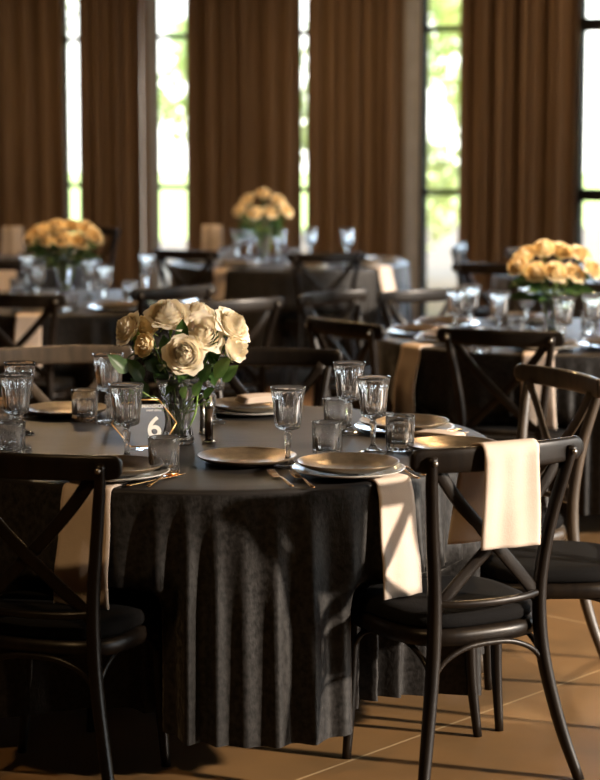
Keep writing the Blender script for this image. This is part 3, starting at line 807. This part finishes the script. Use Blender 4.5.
def rose_thing(head_pos, direction, scale, base, m, label, group, seed, nleaf, leafm=None, bud=False, target=None):
    """a cut rose: flower head, stem down into the vase, leaves"""
    key = (seed % 4, bud, m.name)
    t = thing('cream_rose', head_pos)
    zdir = direction.normalized(); q = zdir.to_track_quat('Z', 'Y')
    mb = rose_head(seed, .042*scale, 26 if bud else 54, .3 if bud else .85)
    mb.v = [q @ (v+Vector((0, 0, 0))) for v in mb.v]
    mb.build('flower_head', m, t)
    # sepals / calyx
    cb = MB(); cb.lathe([(.001, -.012*scale), (.007*scale, -.010*scale), (.011*scale, -.002*scale), (.006*scale, .004*scale)], 10)
    cb.v = [q @ v for v in cb.v]
    for k in range(5):
        a = k*2*PI/5; d = q @ Vector((math.cos(a), math.sin(a), -.1)); leaf(cb, q @ Vector((0, 0, -.002)), d, .028*scale, .005*scale)
    cb.build('calyx', M['stem'], t)
    b = base-head_pos; neck = -zdir*.02*scale
    mid = b*.45+Vector((0, 0, .01))+(-zdir*.03)
    sm = MB(); sm.sweep([neck*.3, neck, mid, b*.75, b], .0055, .0055, n=7, sub=5); sm.build('stem', M['stem'], t)
    rnd = random.Random(seed+50)
    for k in range(nleaf):
        f_ = rnd.uniform(.08, .42); bp = neck+(mid-neck)*min(1, f_*1.8)
        a = rnd.uniform(0, 2*PI)
        d = Vector((math.cos(a), math.sin(a), rnd.uniform(-.35, .35)))
        d += Vector((direction.x, direction.y, 0))*.6
        lb = MB(); leaf(lb, bp, d, rnd.uniform(.05, .075)*scale, rnd.uniform(.017, .024)*scale, droop=rnd.uniform(.1, .5))
        lb.build('leaf', leafm or M['leaf'], t)
    tag(t, label, 'rose', group); return t

def make_vase():
    outer = [(.001, 0), (.040, 0), (.046, .003), (.047, .012), (.043, .030), (.037, .052), (.036, .070), (.041, .100), (.049, .135), (.058, .168), (.066, .190), (.0655, .1915)]
    inner = [(.0635, .1905), (.055, .165), (.046, .132), (.038, .098), (.033, .068), (.034, .05), (.038, .030), (.037, .020), (.001, .016)]
    o = lathe_closed('glass_vase', outer+inner, 64, flute(8, .05, .02, .15), len(outer), M['glass'])
    return o
vs = make_vase()
V1 = site(178, 443, ZG); place(vs, 'v', V1, 'faceted clear glass vase holding the cream roses on the front table', 'vase', 'glass vases', 0)
front_roses = [
 (128, 329, 5.64, 1.08, (-.8, -.45, .55), 0, 0, 'leftmost rose of the front bouquet'),
 (147, 326, 5.70, 1.0, (-.35, -.5, .8), 0, 1, 'golden tinted rose of the front bouquet, second from left'),
 (168, 315, 5.62, 1.32, (-.05, -.55, .85), 0, 0, 'large topmost rose of the front bouquet'),
 (198, 314, 5.70, 1.1, (.2, -.4, .9), 0, 0, 'rose right beside the topmost rose at the back of the front bouquet'),
 (203, 333, 5.60, 1.25, (.2, -.9, .5), 0, 0, 'rose facing the camera right of centre in the front bouquet'),
 (184, 354, 5.56, 1.2, (.0, -1, .22), 0, 0, 'lowest fully open rose at the front centre of the front bouquet'),
 (145, 345, 5.60, .85, (-.6, -.7, .2), 1, 1, 'small half open rose at the lower left of the front bouquet'),
 (232, 326, 5.64, 1.22, (.65, -.45, .6), 0, 0, 'upper rose at the right end of the front bouquet'),
 (236, 347, 5.62, 1.02, (.75, -.5, .15), 1, 0, 'lower half closed rose at the right end of the front bouquet'),
]
for i, (x, y, Y, sc, d, bud, gold, l) in enumerate(front_roses):
    h = deep(x, y, Y); dv = Vector(d).normalized(); h = h-dv*.024*sc
    a = i*2.4; base = V1+Vector((.018*math.cos(a), .018*math.sin(a), .022))
    rose_thing(h, dv, sc, base, M['rose_gold'] if gold else M['rose'], l, 'roses in the front vase', i+1, 5, bud=bool(bud))
# sprays of greenery in the front vase
gr = thing('greenery_spray', V1+Vector((0, 0, .02)))
sm = MB(); rnd = random.Random(11)
lv = [(118, 362, .07, 0), (135, 368, .075, 0), (140, 386, .07, 0), (160, 372, .07, 0), (205, 372, .06, 0), (222, 366, .07, 1), (230, 372, .06, 1), (190, 378, .05, 1), (183, 392, .045, 1), (197, 388, .05, 1), (215, 352, .06, 0), (165, 345, .06, 0), (182, 330, .06, 0), (213, 340, .06, 0), (150, 360, .065, 0), (172, 385, .05, 0), (208, 392, .045, 0)]
for k, (x, y, L, lt) in enumerate(lv):
    tip = deep(x, y, 5.56+.03*(k % 4))-gr.location; root = Vector((.01*math.cos(k), .01*math.sin(k), 0))
    b = root+(tip-root)*.62+Vector((0, 0, -.004)); b.z = max(b.z, .02)
    sm.sweep([root, root*.4+Vector((0, 0, .07)), (root+b)*.5+Vector((0, 0, .03)), b], .0028, .0028, n=5, sub=4)
    d = (tip-b); d.y -= .02
    lb = MB(); L *= 1.1; leaf(lb, tip-d.normalized()*L*.6, d, L, L*.32, droop=.25, up_=Vector((0, -.8, .6)))
    lb.build('leaf', M['leaf_light'] if lt else M['leaf'], gr)
sm.build('stems', M['stem'], gr)
tag(gr, 'green leafy sprays between the roses of the front bouquet', 'greenery')

# rear bouquets: one built, then copied
def bouquet(origin_px, sizes, grp, where, gold, seed, n=9, lead=None):
    V = site(*origin_px, ZG); place(vs, 'v', V, 'blurred glass vase of roses on the %s table' % where, 'vase', 'glass vases', seed)
    rnd = random.Random(seed); hw, hz, hh = sizes
    names = ['leftmost', 'second from left', 'third from left', 'fourth from left', 'fifth from left', 'sixth from left', 'seventh from left', 'second from right', 'rightmost']
    for k in range(n):
        u = (k+.5)/n*2-1
        x = u*hw; z = hz+hh*(1-u*u)*(1.15 if k % 2 else -.55)+rnd.uniform(-.01, .01); y = rnd.uniform(-.07, .05) if k % 2 else rnd.uniform(-.08, -.02)
        d = Vector((u*.7, -.6, .55+.2*(k % 2)))
        b = Vector((.015*math.cos(k), .015*math.sin(k), .022))
        rose_thing(V+Vector((x, y, z)), d, 1.05, V+b, M['rose_gold'] if gold else M['rose'], 'blurred rose, %s in the bouquet on the %s table' % (names[k], where), grp, seed+k, 3)
    g = thing('greenery_spray', V+Vector((0, 0, .02))); s2 = MB()
    for k in range(26):
        a = k*2.4; r = rnd.uniform(.05, hw*.9); e = Vector((r*math.cos(a), r*.6*math.sin(a)-.03, rnd.uniform(.17, hz)))
        s2.sweep([(0, 0, 0), (e.x*.15, e.y*.15, .15), e*.8], .003, .003, n=5, sub=3)
        lb = MB(); leaf(lb, e*.8, Vector((e.x, e.y, .02)), .09, .026, up_=Vector((0, -.6, .8))); lb.build('leaf', M['leaf'], g)
    s2.build('stems', M['stem'], g); tag(g, 'blurred green leaves in the bouquet on the %s table' % where, 'greenery')
bouquet((552, 338), (.16, .30, .05), 'roses in the right rear vase', 'right rear', True, 20)
bouquet((65, 296), (.175, .31, .05), 'roses in the left rear vase', 'left rear', True, 40)
bouquet((263, 262), (.165, .35, .07), 'roses in the middle rear vase', 'middle rear', True, 60, n=7)

# ---------------------------------------------------------------- table number and mills
tn = thing('table_number'); 
c0 = site(148, 447, TZ)
tn.location = (c0.x, c0.y-.05, TZ+.0012); tn.rotation_euler = (0, 0, .12)
px = 1/352.0
def hexpts(s_): # outline of the acrylic panel: pointed at left and right
    return [(-.098*s_, .075), (-.05*s_, .075+.066*s_), (.035*s_, .075+.066*s_), (.085*s_, .075), (.045*s_, .075-.066*s_), (-.045*s_, .075-.066*s_)]
def extr(pts, y0, y1):
    n = len(pts); v = [(x, y0, z) for x, z in pts]+[(x, y1, z) for x, z in pts]
    return v, [tuple(range(n)), tuple(range(2*n-1, n-1, -1))]+[(i, i+n, (i+1) % n+n, (i+1) % n) for i in range(n)]
v, f = extr(hexpts(1.08), 0, .003); mb = MB().add(v, f); mb.build('panel', M['acrylic'], tn, smooth=False)
hp = [Vector((x, -.0012, z)) for x, z in hexpts(1.0)]
mb = MB()
for i in range(6): mb.sweep([hp[i], hp[(i+1) % 6]], .0016, .0032, n=6, sub=1, up=(0, 0, 1) if i not in () else (0, 1, 0))
mb.build('gold_border', M['gold_line'], tn)
mb = MB().box((-.045, -.012, 0), (-.01, -.001, .003)).box((-.045, .004, 0), (-.01, .012, .003)); mb.build('foot', M['acrylic'], tn, smooth=False)
def text(s_, size, loc, name, m, bold=0):
    cu = bpy.data.curves.new(name, 'FONT'); cu.body = s_; cu.size = size; cu.extrude = .0006; cu.align_x = 'CENTER'; cu.offset = bold
    o = bpy.data.objects.new(name, cu); link(o)
    bpy.context.view_layer.update()
    dg = bpy.context.evaluated_depsgraph_get(); me_ = bpy.data.meshes.new_from_object(o.evaluated_get(dg))
    bpy.data.objects.remove(o); o = bpy.data.objects.new(name, me_); link(o); me_.materials.clear(); me_.materials.append(m)
    o.location = loc; o.rotation_euler = (PI/2, 0, 0); o.parent = tn; return o
text('MANSION', .0150, (.021, -.002, .118), 'name_lettering', M['white_print'], .0002)
text('EVENT VENUE', .0066, (.021, -.002, .1085), 'small_lettering', M['white_print'], .0001)
text('6', .085, (.022, -.002, .034), 'numeral', M['white_print'], .0012)
tag(tn, 'clear hexagonal table number 6 with thin gold border and white lettering beside the vase', 'table number')

def mill(p, r, h, body, label):
    t = thing('slim_mill', p)
    MB().lathe([(.001, 0), (r*1.5, 0), (r*1.5, .003), (r*1.05, .006), (.001, .006)], 24).build('foot', M['silver'], t)
    MB().lathe([(.001, .006), (r, .006), (r, h*.86), (.001, h*.86)], 24).build('body', body, t)
    MB().lathe([(.001, h*.86), (r*1.03, h*.86), (r*1.03, h*.985), (r*.8, h), (.001, h)], 24).build('cap', M['silver'], t)
    tag(t, label, 'mill', 'mills beside the front vase')
p = site(209, 442, ZG); mill(p, .0125, .115, M['mill'], 'slim dark brown mill with silver cap right of the front vase')
p = site(203, 434, ZG); mill(p, .009, .12, M['silver'], 'slim silver mill between the front vase and the dark mill')
